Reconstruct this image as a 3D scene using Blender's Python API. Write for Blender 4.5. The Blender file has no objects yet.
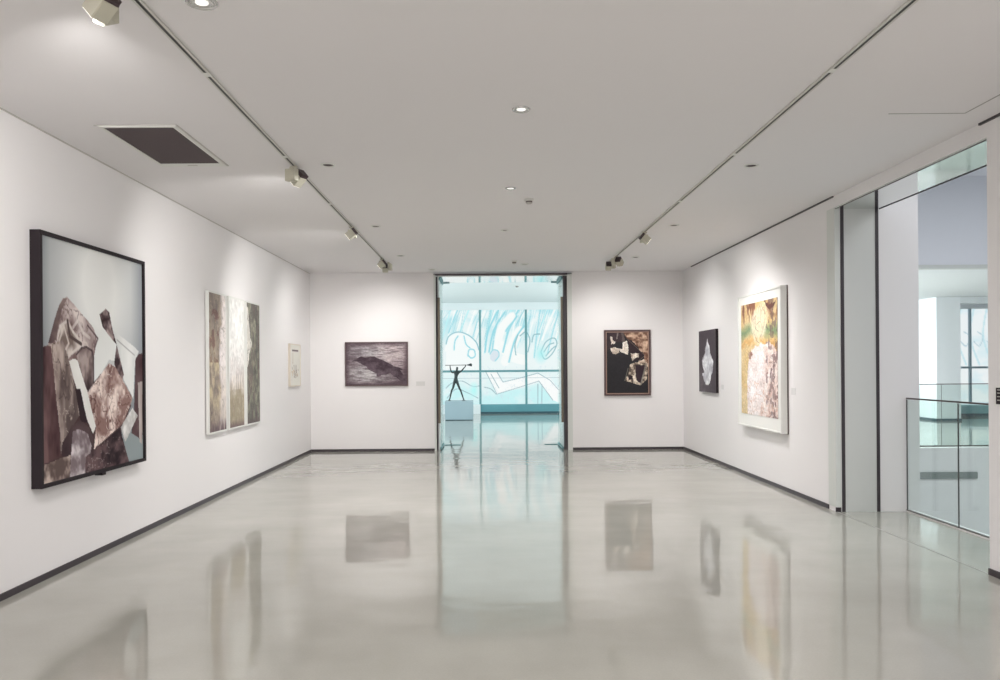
import bpy, bmesh, math
import numpy as np
from mathutils import Vector, Matrix, Euler

C = bpy.context.scene
COL = C.collection
R = math.radians

# ------------------------------------------------------------------ camera
cam_data = bpy.data.cameras.new('camera')
cam_data.sensor_width = 36.0
cam_data.lens = 28.8
cam_data.shift_x = 0.014
cam_data.shift_y = 0.028
cam_data.clip_start = 0.05
cam = bpy.data.objects.new('camera', cam_data)
COL.objects.link(cam)
cam.matrix_world = Matrix.Translation((0, 0, 1.5)) @ Matrix.Rotation(R(90), 4, 'X') @ Matrix.Rotation(-0.0075, 4, 'Z')
C.camera = cam

# ------------------------------------------------------------------ world, exposure
w = bpy.data.worlds.new('daylight')
C.world = w
w.use_nodes = True
w.node_tree.nodes['Background'].inputs[0].default_value = (0.78, 0.92, 1.0, 1)
w.node_tree.nodes['Background'].inputs[1].default_value = 0.8
C.view_settings.view_transform = 'Standard'
C.view_settings.look = 'None'
C.view_settings.gamma = 1.0
C.view_settings.use_curve_mapping = False
C.view_settings.exposure = 0.08


def area(name, loc, rot, sx, sy, power, color):
    l = bpy.data.lights.new(name, 'AREA')
    l.shape = 'RECTANGLE'
    l.size, l.size_y, l.energy, l.color = sx, sy, power, color
    o = bpy.data.objects.new(name, l)
    o.location = loc
    o.rotation_euler = rot
    COL.objects.link(o)
    return o


# fill lamp added behind the viewer, in front of the solid rear wall
area('rear_fill', (0.2, -12.6, 1.6), (R(102), 0, 0), 6.5, 2.9, 180, (1.0, 0.965, 0.95))
# main ambient fill: unseen lamp added under the ceiling, behind the viewer
area('ceiling_fill', (0.2, -4.6, 3.22), (0, 0, 0), 6.2, 15.6, 560, (1.0, 0.972, 0.975))
# unseen lamp added under the closed void ceiling to brighten the stairwell
area('void_fill', (8.2, 7.5, 4.8), (0, 0, 0), 6.0, 6.5, 400, (0.94, 0.97, 1.0))
# unseen lamps added at the windowless side walls to brighten the hall
area('hall_fill_left', (-4.9, 20.5, 1.8), (0, R(-90), 0), 3.0, 8.0, 255, (0.85, 0.965, 1.0))
area('hall_fill_right', (5.35, 20.5, 1.8), (0, R(90), 0), 3.0, 8.0, 255, (0.85, 0.965, 1.0))
# unseen lamp added over the far landing to brighten it
area('landing_fill', (6.4, 19.0, 3.2), (0, R(-25), 0), 1.2, 6.0, 840, (0.88, 0.96, 1.0))


# ------------------------------------------------------------------ materials
def lin(c):
    c = np.asarray(c, dtype=float) / 255.0
    return np.where(c <= 0.04045, c / 12.92, ((c + 0.055) / 1.055) ** 2.4)


def base_mat(name):
    m = bpy.data.materials.new(name)
    m.use_nodes = True
    nt = m.node_tree
    return m, nt, nt.nodes['Principled BSDF']


def mat(name, rgb, rough=0.6, metal=0.0, vary=0.04, scale=6.0, bump=0.0, spec=0.5):
    m, nt, p = base_mat(name)
    co = nt.nodes.new('ShaderNodeTexCoord')
    n = nt.nodes.new('ShaderNodeTexNoise')
    n.inputs['Scale'].default_value = scale
    n.inputs['Detail'].default_value = 4
    nt.links.new(co.outputs['Object'], n.inputs['Vector'])
    mx = nt.nodes.new('ShaderNodeMix')
    mx.data_type = 'RGBA'
    a = [min(1, c * (1 - vary)) for c in rgb]
    b = [min(1, c * (1 + vary)) for c in rgb]
    mx.inputs[6].default_value = (*a, 1)
    mx.inputs[7].default_value = (*b, 1)
    nt.links.new(n.outputs['Fac'], mx.inputs[0])
    nt.links.new(mx.outputs[2], p.inputs['Base Color'])
    p.inputs['Roughness'].default_value = rough
    p.inputs['Metallic'].default_value = metal
    p.inputs['Specular IOR Level'].default_value = spec
    if bump:
        bp = nt.nodes.new('ShaderNodeBump')
        bp.inputs['Strength'].default_value = bump
        bp.inputs['Distance'].default_value = 0.002
        n2 = nt.nodes.new('ShaderNodeTexNoise')
        n2.inputs['Scale'].default_value = 60
        nt.links.new(co.outputs['Object'], n2.inputs['Vector'])
        nt.links.new(n2.outputs['Fac'], bp.inputs['Height'])
        nt.links.new(bp.outputs[0], p.inputs['Normal'])
    return m


def glass_mat(name, tint, refl=0.9, graze=0.9):
    m = bpy.data.materials.new(name)
    m.use_nodes = True
    nt = m.node_tree
    nt.nodes.clear()
    out = nt.nodes.new('ShaderNodeOutputMaterial')
    mx = nt.nodes.new('ShaderNodeMixShader')
    t = nt.nodes.new('ShaderNodeBsdfTransparent')
    g = nt.nodes.new('ShaderNodeBsdfGlossy')
    lw = nt.nodes.new('ShaderNodeLayerWeight')
    lw.inputs[0].default_value = 0.5
    pw = nt.nodes.new('ShaderNodeMath')
    pw.operation = 'POWER'
    pw.inputs[1].default_value = 5.0
    nt.links.new(lw.outputs['Facing'], pw.inputs[0])
    f = nt.nodes.new('ShaderNodeMath')
    f.operation = 'MULTIPLY_ADD'
    f.inputs[1].default_value = graze
    f.inputs[2].default_value = 0.035
    nt.links.new(pw.outputs[0], f.inputs[0])
    t.inputs[0].default_value = (*tint, 1)
    g.inputs[0].default_value = (refl, refl, refl, 1)
    g.inputs['Roughness'].default_value = 0.01
    nt.links.new(f.outputs[0], mx.inputs[0])
    nt.links.new(t.outputs[0], mx.inputs[1])
    nt.links.new(g.outputs[0], mx.inputs[2])
    nt.links.new(mx.outputs[0], out.inputs[0])
    return m


def emit_mat(name, rgb, strength):
    m, nt, p = base_mat(name)
    p.inputs['Base Color'].default_value = (*rgb, 1)
    p.inputs['Emission Color'].default_value = (*rgb, 1)
    p.inputs['Emission Strength'].default_value = strength
    return m


def art_mat(name, rough=0.55, emission=0.0, scale=40.0, spec=0.3):
    m, nt, p = base_mat(name)
    at = nt.nodes.new('ShaderNodeAttribute')
    at.attribute_name = 'pigment'
    p.inputs['Roughness'].default_value = rough
    p.inputs['Specular IOR Level'].default_value = spec
    if emission:
        p.inputs['Base Color'].default_value = (0.05, 0.05, 0.05, 1)
        nt.links.new(at.outputs['Color'], p.inputs['Emission Color'])
        p.inputs['Emission Strength'].default_value = emission
    else:
        nt.links.new(at.outputs['Color'], p.inputs['Base Color'])
    n = nt.nodes.new('ShaderNodeTexNoise')
    n.inputs['Scale'].default_value = scale
    co = nt.nodes.new('ShaderNodeTexCoord')
    nt.links.new(co.outputs['Object'], n.inputs['Vector'])
    bp = nt.nodes.new('ShaderNodeBump')
    bp.inputs['Strength'].default_value = 0.15
    bp.inputs['Distance'].default_value = 0.002
    nt.links.new(n.outputs['Fac'], bp.inputs['Height'])
    nt.links.new(bp.outputs[0], p.inputs['Normal'])
    return m


def floor_mat():
    m, nt, p = base_mat('polished_floor')
    co = nt.nodes.new('ShaderNodeTexCoord')
    n = nt.nodes.new('ShaderNodeTexNoise')
    n.inputs['Scale'].default_value = 1.1
    n.inputs['Detail'].default_value = 6
    nt.links.new(co.outputs['Object'], n.inputs['Vector'])
    fine = nt.nodes.new('ShaderNodeTexNoise')
    fine.inputs['Scale'].default_value = 90
    nt.links.new(co.outputs['Object'], fine.inputs['Vector'])
    r = nt.nodes.new('ShaderNodeValToRGB')
    r.color_ramp.elements[0].position = 0.3
    r.color_ramp.elements[0].color = (0.375, 0.367, 0.325, 1)
    r.color_ramp.elements[1].position = 0.72
    r.color_ramp.elements[1].color = (0.445, 0.437, 0.39, 1)
    nt.links.new(n.outputs['Fac'], r.inputs[0])
    mx = nt.nodes.new('ShaderNodeMix')
    mx.data_type = 'RGBA'
    mx.blend_type = 'MULTIPLY'
    mx.inputs[0].default_value = 0.12
    nt.links.new(r.outputs[0], mx.inputs[6])
    nt.links.new(fine.outputs['Fac'], mx.inputs[7])
    nt.links.new(mx.outputs[2], p.inputs['Base Color'])
    rr = nt.nodes.new('ShaderNodeMapRange')
    rr.inputs[3].default_value = 0.03
    rr.inputs[4].default_value = 0.10
    nt.links.new(n.outputs['Fac'], rr.inputs[0])
    nt.links.new(rr.outputs[0], p.inputs['Roughness'])
    p.inputs['IOR'].default_value = 1.58
    mp = nt.nodes.new('ShaderNodeMapping')
    mp.inputs['Scale'].default_value = (0.5, 1.1, 1)
    nt.links.new(co.outputs['Object'], mp.inputs[0])
    wv = nt.nodes.new('ShaderNodeTexNoise')
    wv.inputs['Scale'].default_value = 1.6
    wv.inputs['Detail'].default_value = 2.5
    nt.links.new(mp.outputs[0], wv.inputs['Vector'])
    bp = nt.nodes.new('ShaderNodeBump')
    bp.inputs['Strength'].default_value = 0.45
    bp.inputs['Distance'].default_value = 0.012
    nt.links.new(wv.outputs['Fac'], bp.inputs['Height'])
    nt.links.new(bp.outputs[0], p.inputs['Normal'])
    return m


M = {
    'wall': mat('white_wall_paint', (0.82, 0.80, 0.80), 0.7, vary=0.01, scale=1.5, bump=0.1, spec=0.3),
    'hall': mat('hall_wall_paint', (0.79, 0.82, 0.825), 0.7, vary=0.01, scale=1.5, spec=0.3),
    'ceil': mat('ceiling_paint', (0.80, 0.78, 0.785), 0.85, vary=0.01, scale=1.2, spec=0.2),
    'slot': mat('slot_metal', (0.22, 0.25, 0.24), 0.5),
    'joint': mat('joint_filler', (0.30, 0.29, 0.27), 0.4),
    'grey': mat('grey_wall_paint', (0.80, 0.81, 0.85), 0.8, vary=0.01, spec=0.2),
    'jamb': mat('pale_jamb_metal', (0.66, 0.68, 0.65), 0.45, vary=0.01),
    'panel': mat('panel_paint', (0.62, 0.63, 0.61), 0.5, vary=0.01),
    'dark': mat('dark_strip', (0.045, 0.036, 0.042), 0.5),
    'base': mat('baseboard_black', (0.04, 0.03, 0.036), 0.45),
    'soffit': mat('mirror_metal', (0.74, 0.77, 0.75), 0.06, 1.0, vary=0.0),
    'black': mat('black_frame', (0.022, 0.016, 0.019), 0.6, spec=0.2),
    'brownframe': mat('brown_frame', (0.09, 0.05, 0.05), 0.45, vary=0.2, scale=30),
    'fillet': mat('tan_fillet', (0.33, 0.21, 0.16), 0.5, vary=0.1),
    'whiteframe': mat('white_frame', (0.74, 0.74, 0.71), 0.5, vary=0.02),
    'greyframe': mat('grey_frame_side', (0.52, 0.50, 0.47), 0.6, vary=0.03),
    'matboard': mat('mount_board', (0.80, 0.80, 0.77), 0.8, vary=0.01),
    'goldframe': mat('pale_gold_frame', (0.68, 0.61, 0.52), 0.45, vary=0.05),
    'cream': mat('cream_fitting', (0.50, 0.48, 0.39), 0.45, vary=0.02),
    'lampdark': mat('heat_sink', (0.055, 0.035, 0.04), 0.5, vary=0.1),
    'trackpale': mat('track_body', (0.62, 0.61, 0.57), 0.45, vary=0.02),
    'trackdark': mat('track_slot', (0.03, 0.028, 0.026), 0.5),
    'vent_recess_dark': mat('filter_and_recess_shade', (0.085, 0.062, 0.066), 0.8, vary=0.15, scale=80),
    'bronze': mat('bronze_pull', (0.17, 0.145, 0.11), 0.45, 0.3, vary=0.08),
    'bronze_dark': mat('sculpture_bronze', (0.03, 0.04, 0.042), 0.45, 0.3, vary=0.3, scale=30),
    'steel': mat('teal_mullion_paint', (0.13, 0.30, 0.32), 0.5, vary=0.03),
    'tealbox': mat('teal_panel', (0.11, 0.30, 0.34), 0.5, vary=0.12, scale=2.0),
    'tealdark': mat('teal_dark', (0.03, 0.08, 0.10), 0.5),
    'plinth': mat('plinth_paint', (0.36, 0.46, 0.51), 0.6, vary=0.01),
    'rail': mat('rail_metal', (0.10, 0.085, 0.08), 0.35, 0.5),
    'slab': mat('slab_edge', (0.80, 0.79, 0.78), 0.6, vary=0.02),
    'label': mat('label_card', (0.70, 0.69, 0.68), 0.6, vary=0.02),
    'chrome': mat('reflector_metal', (0.62, 0.62, 0.60), 0.25, 0.7),
    'glass': glass_mat('railing_glass', (0.915, 0.955, 0.94)),
    'clear': glass_mat('door_glass', (0.97, 0.99, 0.985), 0.9, 0.25),
    'lens': emit_mat('lamp_lens', (1.0, 0.97, 0.9), 1.2),
    'dimlens': emit_mat('dim_lamp_disc', (1.0, 0.98, 0.95), 0.75),
    'landing': mat('landing_paint', (0.83, 0.85, 0.86), 0.7, vary=0.01, spec=0.3),
    'palepanel': mat('pale_teal_panel', (0.36, 0.62, 0.67), 0.5, vary=0.1, scale=2.0),
    'art': art_mat('painted_picture'),
    'gloss_art': art_mat('glazed_picture', 0.6, spec=0.12),
    'film': art_mat('backlit_window_film', 0.5, 1.0),
    'floor': floor_mat(),
}


# ------------------------------------------------------------------ mesh helpers
def link(name, me, m, parent=None):
    o = bpy.data.objects.new(name, me)
    COL.objects.link(o)
    if isinstance(m, (list, tuple)):
        for k in m:
            me.materials.append(k)
    elif m:
        me.materials.append(m)
    if parent:
        o.parent = parent
    return o


def box_bm(bm, b, rot=None, piv=None):
    x0, x1, y0, y1, z0, z1 = b
    vs = [bm.verts.new(p) for p in ((x0, y0, z0), (x1, y0, z0), (x1, y1, z0), (x0, y1, z0),
                                    (x0, y0, z1), (x1, y0, z1), (x1, y1, z1), (x0, y1, z1))]
    for f in ((0, 3, 2, 1), (4, 5, 6, 7), (0, 1, 5, 4), (1, 2, 6, 5), (2, 3, 7, 6), (3, 0, 4, 7)):
        bm.faces.new([vs[i] for i in f])
    return vs


def boxes(name, bs, m, parent=None, origin=(0, 0, 0), bevel=0.0):
    """one mesh from boxes given in world metres; stored relative to origin"""
    bm = bmesh.new()
    for b in bs:
        box_bm(bm, b)
    if bevel:
        bmesh.ops.bevel(bm, geom=bm.edges[:], offset=bevel, segments=2, affect='EDGES', profile=0.7)
    bmesh.ops.translate(bm, verts=bm.verts, vec=-Vector(origin))
    me = bpy.data.meshes.new(name)
    bm.to_mesh(me)
    bm.free()
    return link(name, me, m, parent)


def lathe(name, prof, m, parent=None, seg=28, origin=(0, 0, 0)):
    bm = bmesh.new()
    rings = []
    for r, z in prof:
        if r < 1e-5:
            rings.append([bm.verts.new((0, 0, z))])
        else:
            rings.append([bm.verts.new((r * math.cos(2 * math.pi * i / seg), r * math.sin(2 * math.pi * i / seg), z)) for i in range(seg)])
    for a, b in zip(rings, rings[1:]):
        for i in range(seg):
            j = (i + 1) % seg
            q = [a[i % len(a)], a[j % len(a)], b[j % len(b)], b[i % len(b)]]
            q = list(dict.fromkeys(q))
            if len(q) > 2:
                bm.faces.new(q)
    bmesh.ops.recalc_face_normals(bm, faces=bm.faces)
    bmesh.ops.translate(bm, verts=bm.verts, vec=Vector(origin))
    me = bpy.data.meshes.new(name)
    bm.to_mesh(me)
    bm.free()
    for p in me.polygons:
        p.use_smooth = True
    return link(name, me, m, parent)


def empty(name, loc, rz=0.0):
    o = bpy.data.objects.new(name, None)
    o.empty_display_size = 0.1
    o.location = loc
    o.rotation_euler = (0, 0, rz)
    COL.objects.link(o)
    return o


def tag(o, label, cat, group=None, kind=None):
    o['label'] = label
    o['category'] = cat
    if group:
        o['group'] = group
    if kind:
        o['kind'] = kind
    return o


def struct(name, bs, m, bevel=0.0):
    o = boxes(name, bs, m, bevel=bevel)
    o['kind'] = 'structure'
    return o


def copy_tree(o, parent=None):
    c = o.copy()
    COL.objects.link(c)
    c.parent = parent
    for ch in list(o.children):
        copy_tree(ch, c)
    return c


# ------------------------------------------------------------------ the setting
XL, XR, YB, ZC, YR = -3.19, 3.585, 14.53, 3.24, -13.0
# main slab with the walkway edge, the passage and the sculpture hall
fl = struct('floor', [(XL - 0.15, 4.30, YR - 0.15, 14.60, -0.35, 0.0), (-5.0, 5.6, 14.60, 26.6, -0.35, 0.0)], M['floor'])
lf = struct('floor', [(5.6, 18.0, 14.60, 24.0, -0.35, 0.0)], M['floor'])
struct('floor', [(4.30, 18.0, YR, 14.6, -4.2, -4.0)], M['slab'])

struct('wall_left', [(XL - 0.15, XL, YR, YB, 0, ZC)], M['wall'])
struct('wall_rear', [(XL - 0.15, 4.04, YR - 0.15, YR, 0, 4.9)], M['wall'])
struct('wall_right', [(XR, 4.44, 8.2, YB, 0, 4.9)], M['wall'])
struct('wall_right', [(XR, 4.04, YR, 5.71, 0, 4.9), (XR, 4.04, 5.71, 8.2, 3.12, 4.9)], M['wall'])
struct('wall_back', [(XL - 0.15, -0.94, YB, YB + 0.12, 0, 3.26), (1.565, 4.44, YB, YB + 0.12, 0, 3.26),
                     (-0.94, 1.565, YB + 0.06, YB + 0.12, 3.215, 3.26)], M['wall'])
# blocks either side of the passage and above its soffit
struct('wall_passage', [(-5.0, -0.885, 14.65, 15.62, 0, 3.8), (1.455, 5.6, 14.65, 15.62, 0, 3.8),
                        (-0.885, 1.455, 14.65, 15.62, 3.19, 3.8)], M['hall'])
struct('trim_1', [(-0.885, 1.455, 14.56, 15.61, 3.168, 3.188)], M['soffit'])
struct('ceiling', [(XL - 0.15, XR, YR, YB, ZC, ZC + 0.15)], M['ceil'])

# shadow gap along the left wall head, slot along the right wall head
struct('trim_2', [(XL, XL + 0.008, YR, YB, ZC - 0.009, ZC)], M['greyframe'])
struct('trim_3', [(XR - 0.016, XR, 8.22, 13.9, ZC - 0.013, ZC), (XR - 0.016, XR, 0.5, 5.78, ZC - 0.016, ZC)], M['dark'])
struct('trim_4', [(2.80, 3.33, 5.535, 5.545, ZC - 0.002, ZC), (3.325, 3.335, 0.5, 5.54, ZC - 0.002, ZC)], M['joint'])

bh, bt = 0.045, 0.012
struct('baseboard_left', [(XL, XL + bt, YR, YB, 0, bh)], M['base'])
struct('baseboard_back', [(XL + bt, -0.94, YB - bt, YB, 0, bh), (1.565, XR - bt, YB - bt, YB, 0, bh)], M['base'])
struct('baseboard_right', [(XR - bt, XR, 8.38, YB, 0, bh), (XR - bt, XR, YR, 5.71, 0, bh), (XR - bt, XR + 0.04, 8.188, 8.2, 0, bh)], M['base'])

# side opening: jamb, shutter channels, return panel, mirrored soffit, joint in the floor
struct('trim_5', [(XR - 0.008, XR + 0.045, 8.192, 8.375, bh, 3.118)], M['jamb'], 0.002)
struct('trim_6', [(3.64, 3.672, 8.19, 8.2, 0, 3.12), (3.995, 4.028, 8.19, 8.2, 0, 3.13)], M['dark'])
struct('trim_7', [(3.672, 3.995, 8.194, 8.2, 0, 3.118)], M['panel'])
struct('trim_8', [(XR, 4.035, 5.711, 8.189, 3.10, 3.12)], M['soffit'])
struct('trim_9', [(XR - 0.005, XR + 0.005, 5.71, 8.19, 0.0, 0.0015)], M['joint'])
struct('trim_10', [(4.034, 4.042, 5.711, 8.188, 3.094, 3.12)], M['dark'])
struct('trim_20', [(XR - 0.001, XR + 0.003, 5.711, 8.188, 3.098, 3.106)], M['rail'])

# passage door casing: pale outer trim, dark rebate, dark head line
struct('trim_11', [(-0.94, -0.905, 14.50, 14.65, 0, 3.205), (1.48, 1.565, 14.50, 14.65, 0, 3.205)], M['jamb'], 0.003)
struct('trim_12', [(-0.905, -0.875, 14.56, 14.66, 0, 3.168), (1.415, 1.48, 14.54, 14.66, 0, 3.168)], M['dark'])
struct('trim_13', [(-0.94, 1.565, 14.50, 14.56, 3.186, 3.213)], M['lampdark'])
struct('trim_14', [(-0.875, -0.852, 14.60, 15.62, 0, 3.168), (1.425, 1.445, 14.60, 15.62, 0, 3.168)], M['hall'])

# sculpture hall beyond
struct('wall_hall_left', [(-5.15, -5.0, 14.65, 26.6, 0, 3.8)], M['hall'])
struct('wall_hall_right', [(5.45, 5.6, 15.62, 26.6, 0, 3.8)], M['hall'])
struct('wall_hall_far', [(-5.0, 5.6, 26.45, 26.6, 3.42, 3.8), (-5.0, -4.3, 26.45, 26.6, 0, 3.42), (4.75, 5.6, 26.45, 26.6, 0, 3.42),
                         (-4.3, -0.19, 26.2, 26.6, 0, 0.30)], M['hall'])
struct('ceiling', [(-5.0, 5.6, 15.62, 26.6, 3.66, 3.8)], M['hall'])

# stairwell void and the landing across it
struct('wall_void_far', [(4.44, 18.0, 14.45, 14.60, 3.30, 5.0)], M['grey'])
struct('wall_void_below', [(4.30, 18.0, 14.45, 14.60, -4.0, 0.0)], M['slab'])
struct('trim_15', [(4.44, 18.0, 14.43, 14.60, 3.23, 3.30)], M['jamb'])
struct('trim_16', [(5.0, 8.85, 14.42, 14.45, -0.56, -0.44)], M['slot'])
struct('wall_void_side', [(4.37, 4.44, 8.2, 14.45, -4.0, 0.0)], M['wall'])
struct('wall_void_right', [(18.0, 18.15, YR, 24.0, -4.0, 5.0)], M['grey'])
struct('wall_void_rear', [(4.04, 18.0, YR - 0.15, YR, -4.0, 5.0)], M['grey'])
struct('ceiling', [(4.04, 18.0, YR, 14.45, 4.9, 5.05)], M['grey'])
struct('ceiling', [(5.6, 18.0, 14.60, 24.0, 3.30, 3.45)], M['landing'])
struct('wall_landing_far', [(5.6, 12.64, 23.9, 24.0, 0, 3.3), (12.64, 18.0, 23.3, 24.0, 3.12, 3.3), (12.64, 18.0, 23.3, 24.0, 0.0, 0.04)], M['landing'])
struct('wall_landing_column', [(12.0, 12.64, 21.3, 23.9, 0, 3.3)], M['landing'])
struct('trim_17', [(12.64, 18.0, 21.3, 21.6, 3.13, 3.3)], M['hall'])
struct('baseboard_landing', [(11.985, 12.0, 21.28, 23.9, 0.0, 0.06), (11.985, 12.65, 21.28, 21.30, 0.0, 0.06)], M['tealdark'])
struct('trim_18', [(4.285, 4.37, YR, 8.2, -0.35, 0.012)], M['slab'], 0.003)


# ------------------------------------------------------------------ painting engine
def noise(h, w_, sx, sy, seed, octv=4):
    """smooth value noise 0..1; sx, sy cells across width and height"""
    rng = np.random.RandomState(seed)
    out = np.zeros((h, w_))
    amp, tot = 1.0, 0.0
    for o in range(octv):
        nx, ny = max(1, int(sx * 2 ** o)), max(1, int(sy * 2 ** o))
        g = rng.rand(ny + 2, nx + 2)
        X = np.linspace(0, nx, w_, endpoint=False)
        Y = np.linspace(0, ny, h, endpoint=False)
        xi, yi = X.astype(int), Y.astype(int)
        fx, fy = X - xi, Y - yi
        fx, fy = fx * fx * (3 - 2 * fx), fy * fy * (3 - 2 * fy)
        a = g[np.ix_(yi, xi)] * (1 - fx) + g[np.ix_(yi, xi + 1)] * fx
        b = g[np.ix_(yi + 1, xi)] * (1 - fx) + g[np.ix_(yi + 1, xi + 1)] * fx
        out += amp * (a * (1 - fy)[:, None] + b * fy[:, None])
        tot += amp
        amp *= 0.55
    out /= tot
    return np.clip((out - 0.5) * 1.7 + 0.5, 0, 1)


class Canvas:
    def __init__(s, w_, h, col):
        s.w, s.h = w_, h
        s.jit = 0.0
        s.a = np.zeros((h, w_, 3)) + np.array(col, float)
        s.U, s.V = np.meshgrid((np.arange(w_) + .5) / w_, (np.arange(h) + .5) / h)

    def mask(s, pts):
        inside = np.zeros((s.h, s.w), bool)
        UU = s.U + s.jit * (noise(s.h, s.w, 14, 14, 901, 4) - .5)
        VV = s.V + s.jit * (noise(s.h, s.w, 14, 14, 902, 4) - .5)
        n = len(pts)
        for i in range(n):
            x1, y1 = pts[i]
            x2, y2 = pts[(i + 1) % n]
            if y1 == y2:
                continue
            c = ((VV >= min(y1, y2)) & (VV < max(y1, y2)))
            xi = x1 + (VV - y1) * (x2 - x1) / (y2 - y1)
            inside ^= c & (UU < xi)
        return inside

    def mix(s, m, col, k=1.0):
        m = (m * k)[..., None] if not np.isscalar(m) else m
        s.a = s.a * (1 - m) + np.array(col, float) * m

    def fill(s, pts, col, col2=None, seed=1, sx=6, sy=6, octv=4, edge=None, contrast=1.0):
        m = s.mask(pts)
        c = np.zeros_like(s.a) + np.array(col, float)
        if col2 is not None:
            n = noise(s.h, s.w, sx, sy, seed, octv)
            n = np.clip((n - .5) * contrast + .5, 0, 1)[..., None]
            c = c * (1 - n) + np.array(col2, float) * n
        s.a = np.where(m[..., None], c, s.a)
        if edge is not None:
            s.line(pts + [pts[0]], edge, 0.006)

    def grain(s, amt, sx, sy, seed=5, octv=3):
        s.a = np.clip(s.a * (1 + amt * (noise(s.h, s.w, sx, sy, seed, octv) - .5)[..., None] * 2), 0, 255)

    def veins(s, m, col, sx, sy, seed, width=.03, k=.7, level=.5):
        n = noise(s.h, s.w, sx, sy, seed, 4)
        s.mix(m * np.clip(1 - abs(n - level) / width, 0, 1), col, k)

    def line(s, pts, col, wd, k=1.0):
        asp = s.h / s.w
        for (x1, y1), (x2, y2) in zip(pts, pts[1:]):
            dx, dy = x2 - x1, (y2 - y1) * asp
            L = dx * dx + dy * dy + 1e-12
            t = np.clip(((s.U - x1) * dx + (s.V - y1) * asp * dy) / L, 0, 1)
            d = np.hypot(s.U - x1 - t * dx, (s.V - y1) * asp - t * dy)
            m = np.clip((wd - d) / (wd * .5) + .5, 0, 1) * k
            s.mix(m, col)


def curve_pts(p, n=16):
    """Catmull-Rom through points"""
    q = [p[0]] + list(p) + [p[-1]]
    out = []
    for i in range(1, len(q) - 2):
        p0, p1, p2, p3 = [np.array(v, float) for v in q[i - 1:i + 3]]
        for t in np.linspace(0, 1, n, endpoint=False):
            out.append(tuple(0.5 * (2 * p1 + (p2 - p0) * t + (2 * p0 - 5 * p1 + 4 * p2 - p3) * t * t + (3 * p1 - p0 - 3 * p2 + p3) * t ** 3)))
    out.append(tuple(p[-1]))
    return out


def picture(name, cv, p0, du, dv, m, parent=None, gain=1.0):
    """grid of pigment: p0 = top left corner, du, dv = full width and height vectors; solid thin sheet"""
    h, w_ = cv.h, cv.w
    p0, du, dv = np.array(p0, float), np.array(du, float), np.array(dv, float)
    U, V = np.meshgrid(np.linspace(0, 1, w_), np.linspace(0, 1, h))
    P = p0 + U[..., None] * du + V[..., None] * dv
    nrm = np.cross(dv, du)
    nrm /= np.linalg.norm(nrm)
    corners = [p0 - nrm * 0.004, p0 + du - nrm * 0.004, p0 + du + dv - nrm * 0.004, p0 + dv - nrm * 0.004]
    verts = np.vstack([P.reshape(-1, 3), np.array(corners)])
    idx = np.arange(h * w_).reshape(h, w_)
    f = np.stack([idx[:-1, :-1], idx[1:, :-1], idx[1:, 1:], idx[:-1, 1:]], -1).reshape(-1, 4).tolist()
    n0 = h * w_
    f.append([n0, n0 + 1, n0 + 2, n0 + 3])
    f.append(idx[0, :].tolist() + [n0 + 1, n0])
    f.append(idx[-1, ::-1].tolist() + [n0 + 3, n0 + 2])
    f.append(idx[::-1, 0].tolist() + [n0, n0 + 3])
    f.append(idx[:, -1].tolist() + [n0 + 2, n0 + 1])
    me = bpy.data.meshes.new(name)
    me.from_pydata(verts.tolist(), [], f)
    at = me.color_attributes.new('pigment', 'FLOAT_COLOR', 'POINT')
    colr = np.ones((len(verts), 4))
    colr[:n0, :3] = np.clip(lin(np.clip(cv.a, 0, 255)).reshape(-1, 3) * gain, 0, 0.95)
    colr[n0:, :3] = 0.3
    at.data.foreach_set('color', colr.ravel().astype(np.float32))
    me.update()
    return link(name, me, m, parent)


def frame_boxes(axis, front, back, a0, a1, z0, z1, t):
    """four bars around a rectangle; axis 'x': wall plane of constant x, 'y': constant y"""
    lo, hi = min(front, back), max(front, back)
    bars = [(a0, a1, z1 - t, z1), (a0, a1, z0, z0 + t), (a0, a0 + t, z0 + t, z1 - t), (a1 - t, a1, z0 + t, z1 - t)]
    if axis == 'x':
        return [(lo, hi, p, q, r, s_) for p, q, r, s_ in bars]
    return [(p, q, lo, hi, r, s_) for p, q, r, s_ in bars]


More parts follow.
